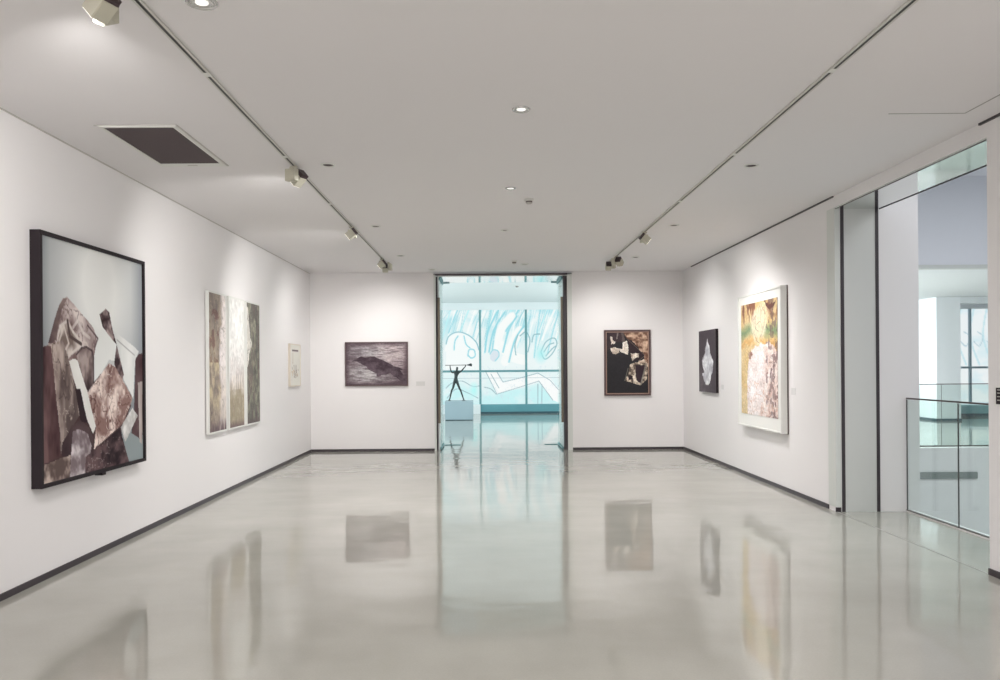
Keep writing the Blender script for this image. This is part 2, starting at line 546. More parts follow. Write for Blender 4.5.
# ------------------------------------------------------------------ artworks
BIG={
 'arch':[(0.061, 0.438), (0.104, 0.347), (0.145, 0.284), (0.186, 0.244), (0.221, 0.237), (0.285, 0.267), (0.374, 0.311), (0.451, 0.35), (0.502, 0.4), (0.465, 0.475), (0.455, 0.622), (0.383, 0.663), (0.061, 0.441)],
 'arch_dark':[(0.061, 0.435), (0.104, 0.347), (0.145, 0.284), (0.186, 0.247), (0.221, 0.241), (0.172, 0.296), (0.137, 0.359), (0.129, 0.413), (0.096, 0.431)],
 'stones':[(0.136, 0.413), (0.157, 0.361), (0.22, 0.334), (0.269, 0.38), (0.342, 0.423), (0.334, 0.438), (0.26, 0.471), (0.224, 0.499)],
 'block':[(0.0, 0.453), (0.177, 0.418), (0.224, 0.492), (0.308, 0.675), (0.33, 0.735), (0.172, 0.845), (0.156, 0.903), (0.0, 0.922)],
 'block_dark':[(0.0, 0.453), (0.083, 0.444), (0.101, 0.534), (0.116, 0.628), (0.15, 0.806), (0.156, 0.903), (0.0, 0.922)],
 'window':[(0.296, 0.477), (0.341, 0.448), (0.387, 0.441), (0.441, 0.457), (0.457, 0.489), (0.455, 0.6), (0.399, 0.642), (0.347, 0.562)],
 'shard':[(0.231, 0.506), (0.267, 0.492), (0.303, 0.498), (0.399, 0.649), (0.473, 0.799), (0.446, 0.833), (0.331, 0.688)],
 'white':[(0.492, 0.393), (0.541, 0.35), (0.695, 0.424), (0.667, 0.502), (0.614, 0.495), (0.546, 0.549), (0.455, 0.6), (0.457, 0.489), (0.482, 0.43)],
 'fdark':[(0.517, 0.287), (0.584, 0.257), (0.618, 0.273), (0.652, 0.348), (0.695, 0.42), (0.721, 0.471), (0.775, 0.565), (0.756, 0.597), (0.667, 0.518), (0.695, 0.424), (0.549, 0.346)],
 'gwhite':[(0.652, 0.352), (0.913, 0.435), (0.953, 0.45), (0.901, 0.533), (0.884, 0.688), (0.775, 0.597), (0.704, 0.455)],
 'hdark':[(0.912, 0.492), (0.942, 0.467), (0.994, 0.458), (1.047, 0.598), (0.989, 0.907), (0.858, 0.86), (0.892, 0.738)],
 'hstrip':[(0.94, 0.608), (0.991, 0.604), (0.994, 0.606), (0.988, 0.925), (0.955, 0.913)],
 'center':[(0.399, 0.649), (0.455, 0.607), (0.614, 0.511), (0.684, 0.533), (0.869, 0.68), (0.861, 0.701), (0.776, 0.793), (0.725, 0.816), (0.453, 0.901), (0.473, 0.799)],
 'jwhite':[(0.871, 0.733), (0.935, 0.776), (0.826, 0.867), (0.784, 0.898), (0.735, 0.821)],
 'kdark':[(0.453, 0.905), (0.725, 0.825), (0.834, 1.008), (0.375, 1.015), (0.368, 0.925), (0.427, 0.907)],
 'larch':[(0.23, 1.008), (0.257, 0.807), (0.313, 0.799), (0.395, 0.825), (0.431, 0.883), (0.419, 0.914), (0.376, 0.925), (0.367, 1.014)],
 'mdark':[(0.164, 0.859), (0.249, 0.783), (0.329, 0.762), (0.412, 0.802), (0.449, 0.853), (0.453, 0.909), (0.376, 0.925), (0.232, 0.91), (0.164, 0.903)],
 'nblock':[(0.0, 0.925), (0.24, 0.904), (0.23, 1.008), (-0.001, 1.01)],
 'bar':[(0.283, 0.625), (0.331, 0.626), (0.395, 0.778), (0.329, 0.766)],
}

def art_stones():
    cv = Canvas(230, 240, (142, 147, 150))
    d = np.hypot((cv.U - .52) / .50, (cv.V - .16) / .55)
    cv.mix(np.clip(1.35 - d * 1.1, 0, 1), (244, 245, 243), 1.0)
    cv.mix(np.clip((.08 - cv.U) * 12, 0, 1), (118, 124, 128), .5)
    cv.mix(np.clip((cv.U - .86) * 7, 0, 1), (122, 128, 138), .45)
    cv.fill([(.78, .82), (1, .82), (1, 1), (.78, 1)], (142, 152, 154))
    cv.fill([(0, .48), (.2, .45), (.42, .50), (.62, .62), (.86, .72), (.74, .84), (.80, 1), (0, 1)], (72, 52, 54))
    cv.jit = 0.006

    def F(k, *a, **b):
        cv.fill(BIG[k], *a, **b)
    F('arch', (118, 96, 96), (226, 214, 210), seed=3, sx=9, sy=7, contrast=1.8)
    m = cv.mask(BIG['arch']).astype(float)
    cv.veins(m, (84, 66, 66), 6, 6, 301, .02, .8)
    cv.veins(m, (226, 216, 210), 8, 6, 302, .025, .8, .45)
    cv.veins(m, (98, 78, 76), 12, 10, 303, .03, .7, .6)
    F('arch_dark', (62, 44, 48), (134, 116, 112), seed=4, sx=4, sy=8, contrast=1.4)
    F('stones', (120, 104, 98), (214, 204, 198), seed=5, sx=12, sy=12, contrast=1.8)
    cv.line(BIG['stones'][:7], (222, 214, 208), .007, .8)
    cv.line([(.22, .334), (.24, .40), (.34, .43)], (84, 68, 66), .008)
    cv.line([(.15, .42), (.19, .36), (.23, .43), (.19, .47)], (218, 208, 200), .006, .8)
    cv.line([(.27, .36), (.31, .33), (.36, .38), (.42, .40)], (226, 218, 214), .008, .7)
    cv.jit = 0.004
    F('white', (236, 238, 236))
    F('gwhite', (196, 200, 200), (238, 238, 236), seed=6, sx=5, sy=3)
    cv.line([(.70, .40), (.90, .47)], (168, 168, 168), .004, .8)
    F('fdark', (52, 34, 38), (178, 160, 158), seed=7, sx=16, sy=18, contrast=2.0)
    F('hdark', (60, 38, 42), (104, 82, 84), seed=8, sx=8, sy=12)
    F('hstrip', (150, 138, 134), (196, 186, 182), seed=9, sx=20)
    F('jwhite', (176, 174, 172), (232, 230, 228), seed=11, sx=18, sy=18, contrast=1.6)
    cv.jit = 0.005
    F('block', (88, 74, 72), (186, 170, 162), seed=12, sx=12, sy=5, contrast=1.9)
    mb = cv.mask(BIG['block']).astype(float)
    cv.veins(mb, (70, 56, 54), 9, 7, 311, .03, .8)
    cv.veins(mb, (212, 200, 190), 12, 8, 312, .02, .7, .55)
    F('block_dark', (56, 34, 38), (118, 90, 90), seed=13, sx=12, sy=4, contrast=1.5)
    F('window', (60, 44, 46), (176, 160, 156), seed=14, sx=12, sy=8, contrast=1.7)
    F('center', (142, 112, 106), (242, 226, 218), seed=15, sx=11, sy=10, contrast=2.4)
    mc = cv.mask(BIG['center']).astype(float)
    cv.veins(mc, (82, 50, 46), 9, 8, 321, .03, .9)
    cv.veins(mc, (246, 238, 230), 11, 10, 322, .03, .8, .45)
    cv.veins(mc, (104, 72, 66), 18, 16, 323, .03, .7, .6)
    cv.jit = 0.004
    F('shard', (224, 222, 218), (242, 241, 238), seed=16)
    F('bar', (46, 30, 36))
    F('mdark', (50, 34, 40), (88, 70, 72), seed=17)
    F('nblock', (96, 80, 76), (204, 186, 176), seed=18, sx=20, sy=16, contrast=1.8)
    F('kdark', (36, 24, 30), (104, 82, 84), seed=19, sx=16, sy=20, contrast=1.5)
    F('larch', (124, 110, 114), (216, 208, 210), seed=20, sx=20, sy=18, contrast=1.8)
    cv.veins(cv.mask(BIG['kdark']).astype(float), (186, 172, 168), 14, 12, 331, .018, .7, .56)
    cv.line(BIG['window'][:6], (52, 36, 40), .005, .7)
    cv.line([(.40, .345), (.50, .40), (.47, .44)], (72, 54, 58), .005, .7)
    return cv


def art_trip(k):
    h, w_ = 220, 76
    cv = Canvas(w_, h, (120, 112, 100))
    n1, n2, n3 = noise(h, w_, 3, 7, 30 + k), noise(h, w_, 8, 14, 40 + k), noise(h, w_, 14, 9, 50 + k, 3)
    one = np.ones((h, w_))
    if k == 0:
        cv.a[:] = (160, 146, 132)
        cv.mix(np.clip(n1 * 1.8 - .7, 0, 1), (112, 100, 98), .9)
        cv.mix(np.clip(1.2 - abs(cv.V - .62) * 2.6, 0, 1) * np.clip(n2 * 1.9 - .6, 0, 1), (214, 198, 160), .75)
        cv.mix(np.clip((cv.U - .60 + .22 * (n1 - .5) + .10 * (cv.V - .4)) * 8, 0, 1) * np.clip(1.5 - cv.V * 1.0, 0, 1), (226, 218, 216))
        cv.mix(((n2 > .62) & (cv.U < .6) & (cv.V > .12) & (cv.V < .5)).astype(float), (104, 66, 62), .6)
        cv.veins(one, (92, 84, 78), 5, 10, 411, .03, .5)
        cv.veins(one, (220, 206, 170), 7, 9, 412, .02, .6, .56)
        cv.mix(np.clip((cv.V - .90 + .1 * (n3 - .5)) * 10, 0, 1), (98, 80, 86))
    elif k == 1:
        cv.a[:] = (230, 229, 226)
        cv.mix(np.clip((cv.V - .34 + .3 * (n1 - .5)) * 2.2, 0, 1), (190, 178, 174))
        cv.mix(np.clip((cv.V - .64 + .1 * (n1 - .5)) * 9, 0, 1), (156, 144, 122))
        cv.veins(np.clip((cv.V - .15) * 2, 0, 1), (140, 124, 120), 6, 9, 421, .03, .45)
        cv.veins(np.clip((cv.V - .4) * 3, 0, 1), (230, 224, 216), 9, 10, 422, .03, .4, .45)
        for i in range(5):
            x = .2 + .15 * i
            cv.line([(x, .70), (x + .02, .60), (x + .06, .70)], (232, 224, 214), .02, .6)
        cv.mix(np.clip((cv.V - .94) * 16, 0, 1), (100, 80, 84))
    else:
        cv.a[:] = (104, 100, 92)
        cv.mix(np.clip(n1 * 1.3 - .1, 0, 1), (92, 90, 82))
        cv.mix(np.clip(n2 * 1.8 - .6, 0, 1), (152, 150, 130), .85)
        cv.mix(np.clip((n3 - .6) * 5, 0, 1), (104, 80, 80), .5)
        cv.jit = .03
        cv.fill([(0, .02), (.12, .05), (.28, .30), (.42, .33), (.2, .42), (.12, .52), (0, .55)], (206, 200, 192), (234, 230, 224), 61)
        cv.veins(one, (60, 58, 54), 5, 9, 431, .03, .7)
        cv.veins(one, (196, 190, 168), 6, 9, 432, .018, .7, .55)
        cv.mix(np.clip((cv.V - .93 + .08 * (n3 - .5)) * 12, 0, 1), (92, 74, 78))
    cv.grain(.07, 20, 30)
    return cv


def art_sketch():
    cv = Canvas(60, 66, (224, 222, 214))
    cv.line([(.22, .14), (.8, .14)], (96, 80, 84), .022)
    cv.line([(.22, .2), (.22, .45), (.30, .45), (.30, .2)], (196, 186, 176), .012)
    rng = np.random.RandomState(3)
    for i in range(22):
        x, y = rng.uniform(.2, .8), rng.uniform(.55, .8)
        cv.line([(x, y), (x + rng.uniform(-.08, .08), y + rng.uniform(-.07, .07))], (140, 122, 110) if i % 2 else (186, 150, 108), .014, .8)
    for x in (.38, .5, .62):
        cv.line(curve_pts([(x, .8), (x + .04, .66), (x - .02, .5)]), (112, 98, 90), .012, .8)
    return cv


def art_crow():
    cv = Canvas(190, 134, (104, 90, 96))
    n = noise(134, 190, 9, 44, 71, 2)
    n2 = noise(134, 190, 4, 3, 72, 3)
    cv.mix(np.clip(1.4 - np.hypot((cv.U - .68) / .38, (cv.V - .25) / .38), 0, 1), (206, 192, 192), .85)
    cv.mix(np.clip(1.2 - np.hypot((cv.U - .35) / .38, (cv.V - .22) / .25), 0, 1), (158, 158, 162), .6)
    cv.mix(np.clip(1.3 - np.hypot((cv.U - .34) / .42, (cv.V - .74) / .30), 0, 1), (190, 188, 188), .8)
    cv.mix(np.clip(n2 * 1.6 - .8, 0, 1), (76, 60, 68), .8)
    cv.mix(np.clip(n * 2.0 - .95, 0, 1), (84, 70, 76), .6)
    cv.mix(np.clip(.55 - n * 1.6, 0, 1), (226, 218, 218), .5)
    e = np.minimum(np.minimum(cv.U, 1 - cv.U) * 1.4, np.minimum(cv.V, 1 - cv.V))
    cv.mix(np.clip((.10 - e) * 9, 0, 1), (66, 48, 56), .75)
    cv.jit = .02
    to = lambda p: [((x - 67) / 752., (y - 80) / 520.) for x, y in p]
    body = to([(140, 302), (190, 275), (250, 248), (300, 258), (350, 250), (420, 248), (480, 275), (560, 315), (620, 345), (660, 372), (720, 385),
               (770, 412), (735, 415), (760, 450), (800, 540), (812, 596), (770, 580), (700, 520), (640, 480), (610, 450), (560, 468), (510, 475), (470, 495),
               (430, 490), (450, 465), (400, 440), (360, 415), (320, 370), (280, 345), (230, 325), (200, 308)])
    cv.fill(body, (56, 40, 50), (98, 84, 92), seed=73, sx=9, sy=7, contrast=1.3)
    cv.line(to([(270, 290), (210, 298), (150, 304)]), (44, 32, 40), .005)
    cv.grain(.12, 50, 60)
    return cv


def art_brown():
    cv = Canvas(130, 180, (36, 34, 38))
    cv.jit = .03
    to = lambda p: [((x - 58) / 350., (y - 103) / 518.) for x, y in p]
    cv.fill(to([(190, 90), (420, 90), (420, 400), (370, 360), (380, 300), (290, 190), (230, 150)]), (104, 72, 58), (204, 174, 150), seed=81, sx=11, sy=16, contrast=1.9)
    cv.fill(to([(50, 95), (190, 95), (200, 180), (150, 180), (80, 250), (50, 260)]), (42, 30, 36), (70, 54, 58), seed=82)
    cv.fill(to([(150, 110), (165, 110), (150, 160), (140, 160)]), (120, 110, 106))
    cv.fill(to([(185, 95), (205, 95), (215, 180), (190, 180)]), (92, 80, 78))
    cv.fill(to([(230, 150), (380, 300), (310, 350), (270, 350), (250, 240)]), (42, 28, 34))
    cv.fill(to([(90, 140), (110, 135), (112, 170), (135, 180), (130, 205), (100, 200)]), (196, 182, 168), (236, 228, 218), 83, 20, 24)
    cv.fill(to([(92, 240), (120, 232), (165, 250), (170, 275), (140, 290), (105, 275)]), (176, 158, 142), (236, 226, 214), 84, 20, 24, contrast=1.5)
    cv.fill(to([(195, 190), (230, 180), (242, 230), (240, 285), (215, 285), (170, 265), (165, 250), (195, 245)]), (206, 194, 180), (242, 236, 228), 85, 20, 24)
    cv.fill(to([(260, 285), (300, 275), (335, 290), (325, 320), (300, 325), (275, 350), (265, 310)]), (150, 132, 118), (236, 226, 214), 86, 20, 24, contrast=1.6)
    cv.fill(to([(330, 345), (380, 340), (400, 370), (320, 385)]), (150, 126, 108), (226, 208, 190), 88, 14, 20, contrast=1.6)
    cv.jit = .012
    cv.fill(to([(255, 375), (300, 360), (410, 370), (395, 500), (345, 555), (250, 525), (205, 515), (235, 470)]), (92, 78, 70), (214, 198, 178), 87, 18, 24, contrast=2.2)
    cv.fill(to([(300, 385), (395, 385), (360, 470), (345, 540), (310, 520), (300, 440)]), (50, 34, 42))
    cv.fill(to([(240, 470), (275, 470), (275, 500), (240, 510)]), (44, 32, 38))
    cv.fill(to([(275, 480), (300, 455), (300, 500), (320, 525), (285, 522)]), (230, 220, 204))
    cv.line(to([(385, 390), (345, 545)]), (138, 134, 124), .018, .8)
    cv.line(to([(238, 410), (210, 515)]), (110, 106, 98), .008)
    cv.line(to([(232, 160), (380, 300), (330, 345)]), (150, 130, 116), .005, .6)
    cv.grain(.12, 50, 60)
    return cv


def art_flame():
    cv = Canvas(90, 110, (64, 54, 62))
    n = noise(110, 90, 3, 3, 91)
    cv.mix(np.clip((cv.V - .55) * 2 + (n - .5), 0, 1) * np.clip(1.1 - abs(cv.U - .4) * 2, 0, 1), (150, 148, 150), .7)
    cv.jit = .04
    to = lambda p: [((x - 40) / 66., (y - 216) / 262.) for x, y in p]
    cv.fill(to([(76, 255), (84, 290), (88, 320), (97, 350), (96, 385), (88, 410), (84, 440), (78, 448), (68, 446), (58, 420), (54, 400), (60, 380), (52, 350), (55, 330), (66, 310), (70, 275)]),
            (178, 178, 186), (244, 246, 248), 92, 6, 8, contrast=1.5)
    cv.fill(to([(52, 378), (62, 384), (60, 398), (54, 396)]), (84, 78, 86))
    cv.line(to([(75, 250), (66, 310), (52, 345)]), (100, 92, 100), .012, .8)
    cv.grain(.08, 40, 40)
    return cv


def art_figure():
    h, w_ = 250, 180
    cv = Canvas(w_, h, (206, 176, 122))
    one = np.ones((h, w_))
    n1, n2, n3 = noise(h, w_, 4, 6, 101), noise(h, w_, 18, 22, 102, 3), noise(h, w_, 30, 8, 103, 3)
    cv.mix(np.clip(n1 * 1.5 - .3, 0, 1), (222, 202, 160), .8)
    cv.mix(np.clip((.20 - cv.V + .1 * (n1 - .5)) * 10, 0, 1) * np.clip((noise(h, w_, 14, 7, 110, 3) - .42) * 6, 0, 1) * ((cv.U < .42) | (cv.U > .66)), (112, 62, 44), .85)
    cv.mix(np.clip(1 - abs(cv.V - .255 + .05 * (n1 - .5)) / .075, 0, 1), (112, 138, 102), .95)
    cv.mix(np.clip(1 - abs(cv.V - .36 + .1 * (n1 - .5)) / .05, 0, 1), (208, 158, 92), .8)
    # pale head and torso, edges dissolving into the ground
    def soft(cx, cy, rx, ry, col, k, p=3):
        d = np.hypot((cv.U - cx + .08 * (n1 - .5)) / rx, (cv.V - cy + .05 * (n2 - .5)) / ry)
        cv.mix(np.clip((1.12 - d) * p, 0, 1), col, k)
    soft(.52, .20, .20, .15, (224, 212, 186), .85, 3)
    soft(.60, .12, .18, .12, (226, 208, 178), .6, 3)
    cv.jit = .05
    body = [(.22, .46), (.30, .40), (.44, .375), (.60, .36), (.78, .37), (.92, .42), (1.1, .5), (1.1, 1.1), (.20, 1.1), (.17, .80), (.20, .60)]
    cv.fill(body, (224, 210, 206), (246, 242, 242), 104, 7, 10, contrast=1.2)
    cv.fill([(.64, .40), (.85, .39), (1.1, .46), (1.1, 1.1), (.45, 1.1), (.58, .93), (.66, .84), (.66, .6)], (206, 178, 168), (240, 230, 226), 105, 14, 18, contrast=1.6)
    mb = cv.mask(body).astype(float)
    cv.veins(mb * (cv.U > .6), (158, 112, 100), 14, 18, 501, .04, .4)
    cv.veins(mb, (200, 178, 174), 12, 26, 502, .03, .4, .55)
    cv.veins(mb * (cv.V > .7), (188, 128, 96), 10, 14, 503, .05, .6, .5)
    cv.fill([(.22, .43), (.30, .41), (.34, .44), (.28, .48), (.22, .50)], (128, 86, 76), (190, 160, 140), 106, 20, 20)
    cv.mix(((n2 > .70) & (cv.U > .7)).astype(float), (108, 82, 84), .6)
    cv.mix((noise(h, w_, 8, 8, 120) > .78).astype(float) * (cv.U > .72), (96, 72, 72), .6)
    for p in ([(.38, .15), (.44, .12), (.42, .22), (.50, .26)], [(.50, .10), (.54, .04), (.58, .10), (.56, .18)], [(.60, .09), (.66, .06), (.68, .16), (.64, .24)],
              [(.46, .20), (.56, .18), (.62, .26), (.54, .32)], [(.58, .02), (.62, .06), (.70, .12)], [(.40, .28), (.46, .34), (.52, .36)]):
        cv.line(curve_pts(p), (120, 100, 84), .004, .5)
    for i in range(16):
        y = .38 + .62 * i / 16 + (i * 37 % 7) * .004
        cv.line([(.2, y), (1, y)], (196, 180, 174), .002, .2)
    cv.fill([(.62, 0), (.75, .03), (.95, .04), (.92, .07), (.8, .08), (.7, .06)], (96, 56, 48))
    cv.grain(.09, 60, 80)
    return cv




def framed(name, root_loc, label, cat='picture', group=None):
    r = empty(name, root_loc)
    tag(r, label, cat, group)
    return r


def rel(r, p):
    return tuple(np.array(p, float) - np.array(r.location))


def part(r, name, bs, m, bevel=0.0):
    return boxes(name, bs, m, r, origin=tuple(r.location), bevel=bevel)


g = 0.001
# large picture of piled stones, left wall
r = framed('framed_picture', (XL, 6.46, 0.675), 'large black-framed picture of piled grey and brown standing stones, nearest on the left wall')
part(r, 'frame', frame_boxes('x', XL + 0.076, XL + g, 5.60, 7.32, 0.675, 2.495, 0.028), M['black'])
part(r, 'backing', [(XL + g, XL + 0.05, 5.63, 7.29, 0.705, 2.465)], M['black'])
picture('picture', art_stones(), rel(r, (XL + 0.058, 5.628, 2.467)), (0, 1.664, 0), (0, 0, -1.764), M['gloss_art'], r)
part(r, 'wall_clip', [(XL + 0.02, XL + 0.082, 6.47, 6.53, 0.655, 0.676)], M['black'])['label'] = 'small black clip under the frame'

# triptych
for k, (lab) in enumerate(('tall narrow ochre and white abstract panel, nearest of the three side by side',
                           'tall narrow pale white and brown abstract panel between two darker ones',
                           'tall narrow dark green-grey abstract panel, farthest of the three side by side')):
    y0 = 9.08 + 0.72 * k
    r = framed('abstract_panel', (XL, y0 + 0.31, 0.775), lab, 'picture', 'triptych panels on the left wall')
    part(r, 'frame', frame_boxes('x', XL + 0.046, XL + 0.012, y0 - 0.005, y0 + 0.625, 0.765, 2.41, 0.02), M['whiteframe'])
    part(r, 'backing', [(XL + g, XL + 0.03, y0 + 0.01, y0 + 0.61, 0.78, 2.395)], M['greyframe'])
    picture('picture', art_trip(k), rel(r, (XL + 0.042, y0 + 0.012, 2.393)), (0, 0.596, 0), (0, 0, -1.611), M['art'], r)

# small sketch
r = framed('framed_sketch', (XL, 13.25, 1.22), 'small pale-framed line drawing on white, near the left corner')
part(r, 'frame', frame_boxes('x', XL + 0.036, XL + g, 12.90, 13.62, 1.22, 1.92, 0.018), M['goldframe'])
part(r, 'backing', [(XL + g, XL + 0.02, 12.915, 13.605, 1.235, 1.905)], M['matboard'])
picture('picture', art_sketch(), rel(r, (XL + 0.028, 12.918, 1.902)), (0, 0.684, 0), (0, 0, -0.664), M['art'], r)

# crow picture on the back wall
r = framed('framed_picture', (-1.985, YB, 1.19), 'wide dark picture of a black crow, left of the doorway')
part(r, 'frame', frame_boxes('y', YB - 0.036, YB - g, -2.553, -1.415, 1.188, 1.987, 0.018), M['brownframe'])
part(r, 'backing', [(-2.54, -1.43, YB - 0.02, YB - g, 1.2, 1.975)], M['black'])
picture('picture', art_crow(), rel(r, (-2.536, YB - 0.03, 1.970)), (1.104, 0, 0), (0, 0, -0.765), M['art'], r)

# brown collage on the back wall
r = framed('framed_picture', (2.56, YB, 0.98), 'upright dark picture with cream torn shapes in a brown frame, right of the doorway')
part(r, 'frame', frame_boxes('y', YB - 0.045, YB - g, 2.143, 2.985, 0.98, 2.172, 0.032), M['brownframe'], 0.003)
part(r, 'inner_fillet', frame_boxes('y', YB - 0.036, YB - g, 2.175, 2.953, 1.012, 2.14, 0.014), M['fillet'])['label'] = 'thin tan inner edge'
part(r, 'backing', [(2.18, 2.95, YB - 0.02, YB - g, 1.02, 2.13)], M['black'])
picture('picture', art_brown(), rel(r, (2.188, YB - 0.028, 2.128)), (0.752, 0, 0), (0, 0, -1.104), M['art'], r)

# small dark canvas, right wall
r = framed('canvas_picture', (XR, 12.8, 1.085), 'small dark unframed canvas with a white flame shape, far end of right wall')
part(r, 'stretcher', [(XR - 0.043, XR - g, 12.33, 13.28, 1.085, 2.08)], M['black'], 0.002)
picture('picture', art_flame(), rel(r, (XR - 0.049, 13.278, 2.078)), (0, -0.946, 0), (0, 0, -0.991), M['art'], r)

# figure picture in a white box frame, right wall
r = framed('framed_picture', (XR, 10.3, 0.70), 'large white-framed picture of a pale standing figure on ochre, on right wall')
part(r, 'frame', frame_boxes('x', XR - 0.086, XR - 0.012, 9.49, 11.12, 0.69, 2.455, 0.022), M['whiteframe'], 0.002)
part(r, 'mount_board', [(XR - 0.074, XR - 0.05, 9.512, 11.098, 0.712, 2.433)], M['matboard'])
part(r, 'backing', [(XR - 0.012, XR - g, 9.485, 11.125, 0.685, 2.46)], M['brownframe'])
picture('picture', art_figure(), rel(r, (XR - 0.079, 10.98, 2.325)), (0, -1.365, 0), (0, 0, -1.465), M['art'], r)

# wall labels
for name, bs, lab in (
        ('wall_label', (-1.27, -1.11, YB - 0.004, YB - g, 1.185, 1.265), 'small white caption card right of the crow picture'),
        ('wall_label', (XR - 0.004, XR - g, 12.06, 12.18, 1.15, 1.22), 'small white caption card beside the white flame canvas'),
        ('wall_label', (XR - 0.004, XR - g, 9.27, 9.39, 1.16, 1.24), 'small white caption card beside the large white-framed figure picture')):
    o = boxes(name, [bs], M['label'])
    tag(o, lab, 'caption card', 'caption cards beside the pictures')
# sign on the near end of the right wall
r = empty('wall_sign', (XR, 5.48, 1.2))
tag(r, 'small black sign with white border on the near right pillar, cut by the picture edge', 'sign')
part(r, 'border', [(XR - 0.006, XR - g, 5.32, 5.635, 1.205, 1.35)], M['matboard'])
part(r, 'face', [(XR - 0.008, XR - 0.006, 5.335, 5.615, 1.22, 1.335)], M['black'])
part(r, 'text_lines', [(XR - 0.009, XR - 0.008, 5.37, 5.60, z, z + 0.006) for z in (1.245, 1.27, 1.295, 1.317)], M['greyframe'])

# ------------------------------------------------------------------ ceiling fittings
# tracks
def track(x, y0, y1, label, joints):
    r = empty('lighting_track', (x, (y0 + y1) / 2, ZC))
    tag(r, label, 'lighting track', 'ceiling lighting tracks')
    part(r, 'channel', [(x - 0.021, x - 0.009, y0, y1, ZC - 0.012, ZC - g), (x + 0.009, x + 0.021, y0, y1, ZC - 0.012, ZC - g),
                        (x - 0.021, x + 0.021, y0, y0 + 0.02, ZC - 0.012, ZC - g), (x - 0.021, x + 0.021, y1 - 0.02, y1, ZC - 0.012, ZC - g)], M['trackpale'])
    part(r, 'slot', [(x - 0.009, x + 0.009, y0 + 0.02, y1 - 0.02, ZC - 0.010, ZC - g)], M['trackdark'])
    for y in joints:
        part(r, 'coupling', [(x - 0.022, x + 0.022, y - 0.03, y + 0.03, ZC - 0.0135, ZC - 0.0122)], M['whiteframe'])
    return r


TL, TR, LEFT_J, RIGHT_J = -1.62, 2.045, (1.0, 2.84, 4.68, 6.50, 8.37, 10.2), (1.0, 2.84, 4.69, 6.53, 8.37)
track(TL, 0.2, 13.05, 'long dark lighting track along the ceiling near the left wall', LEFT_J)
track(TR, 0.2, 13.1, 'long dark lighting track along the ceiling near the right wall', RIGHT_J)


def rot_box_mesh(name, b, rot, cen, m, parent, bevel=0.0):
    bm = bmesh.new()
    for q in (b if isinstance(b, list) else [b]):
        box_bm(bm, q)
    if bevel:
        bmesh.ops.bevel(bm, geom=bm.edges[:], offset=bevel, segments=2, affect='EDGES')
    bmesh.ops.transform(bm, verts=bm.verts, matrix=Matrix.Translation(cen) @ Matrix.Rotation(rot, 4, 'Y'))
    me = bpy.data.meshes.new(name)
    bm.to_mesh(me)
    bm.free()
    return link(name, me, m, parent)


def track_head(label, x, y, yaw, flip=1, tilt=35, watts=60, aim=None, cone=118, side=0.0):
    r = empty('track_spotlight', (x, y, ZC - 0.012), yaw)
    K = 0.8
    r.scale = (K, K, K)
    tag(r, label, 'spotlight', 'track spotlights')
    s = flip
    boxes('track_adapter', [(-0.035, 0.035, -0.02, 0.02, -0.022, -0.002)], M['cream'], r, bevel=0.002)
    ya, yb = sorted((-0.075 * s, -0.005 * s))
    boxes('gear_box', [(-0.065 + side, 0.06 + side, ya, yb, -0.165, -0.04), (-0.02 + side * .5, 0.02 + side * .5, min(-0.05 * s, 0.01), max(-0.05 * s, 0.01), -0.045, -0.02)], M['cream'], r, bevel=0.004)
    cen = Vector((0.0, 0.065 * s, -0.125))
    t = R(tilt)
    boxes('hinge_arm', [(-0.012, 0.012, -0.012, 0.012, -0.13, -0.095)], M['cream'], r)
    h = rot_box_mesh('lamp_housing', (-0.055, 0.065, -0.055, 0.055, -0.055, 0.055), t, cen, M['cream'], r, 0.004)
    rot_box_mesh('lens', (0.066, 0.069, -0.047, 0.047, -0.047, 0.047), t, cen, M['lens'], h)
    fins = [(-0.095, -0.056, -0.05 + 0.0128 * i, -0.05 + 0.0128 * i + 0.009, -0.05, 0.05) for i in range(8)]
    rot_box_mesh('heat_sink', fins + [(-0.07, -0.056, -0.05, 0.05, -0.052, 0.052)], t, cen, M['lampdark'], h)
    # the lamp's own light
    l = bpy.data.lights.new('spot_beam', 'SPOT')
    l.energy, l.spot_size, l.spot_blend, l.shadow_soft_size = watts, R(cone), 1.0, 0.035
    l.color = (1.0, 0.98, 0.955)
    lo = bpy.data.objects.new('spot_beam', l)
    COL.objects.link(lo)
    lo.parent = r
    lp = cen + Matrix.Rotation(t, 3, 'Y') @ Vector((0.085, 0, 0))
    lo.location = lp
    wp = Matrix.Rotation(yaw, 3, 'Z') @ (lp * K) + Vector(r.location)
    d = Matrix.Rotation(-yaw, 3, 'Z') @ (Vector(aim) - wp)
    lo.rotation_euler = d.to_track_quat('-Z', 'Y').to_euler()
    return r


PI = math.pi
track_head('spotlight nearest the viewer on the left track, cut off by the top edge', TL - 0.07, 3.62, PI - 0.35, 1, 42, 150, (XL, 6.6, 1.75), side=0.07, cone=92)
track_head('spotlight second along the left track, beyond the ceiling vent, tilted towards the left wall', TL, 6.80, PI - 0.45, -1, 42, 95, (XL, 9.4, 1.2))
track_head('spotlight third along the left track, above the tall panels', TL, 9.72, PI, 1, 38, 115, (XL, 11.8, 1.1))
track_head('square spotlight at the far end of the left track, nearer of the end pair', TL, 12.55, PI, 1, 38, 75, (XL, 13.4, 1.1))
track_head('dark-backed spotlight last on the left track, aimed at the crow picture', TL + 0.05, 12.98, PI / 2, 1, 38, 95, (-1.9, YB, 1.0))
track_head('pale square spotlight on the right track, nearest of its three', TR, 10.25, 0, -1, 38, 115, (XR, 11.0, 1.1))
track_head('dark-backed spotlight on the right track, middle of its three', TR, 12.45, 0.9, -1, 40, 90, (XR, 12.9, 1.1))
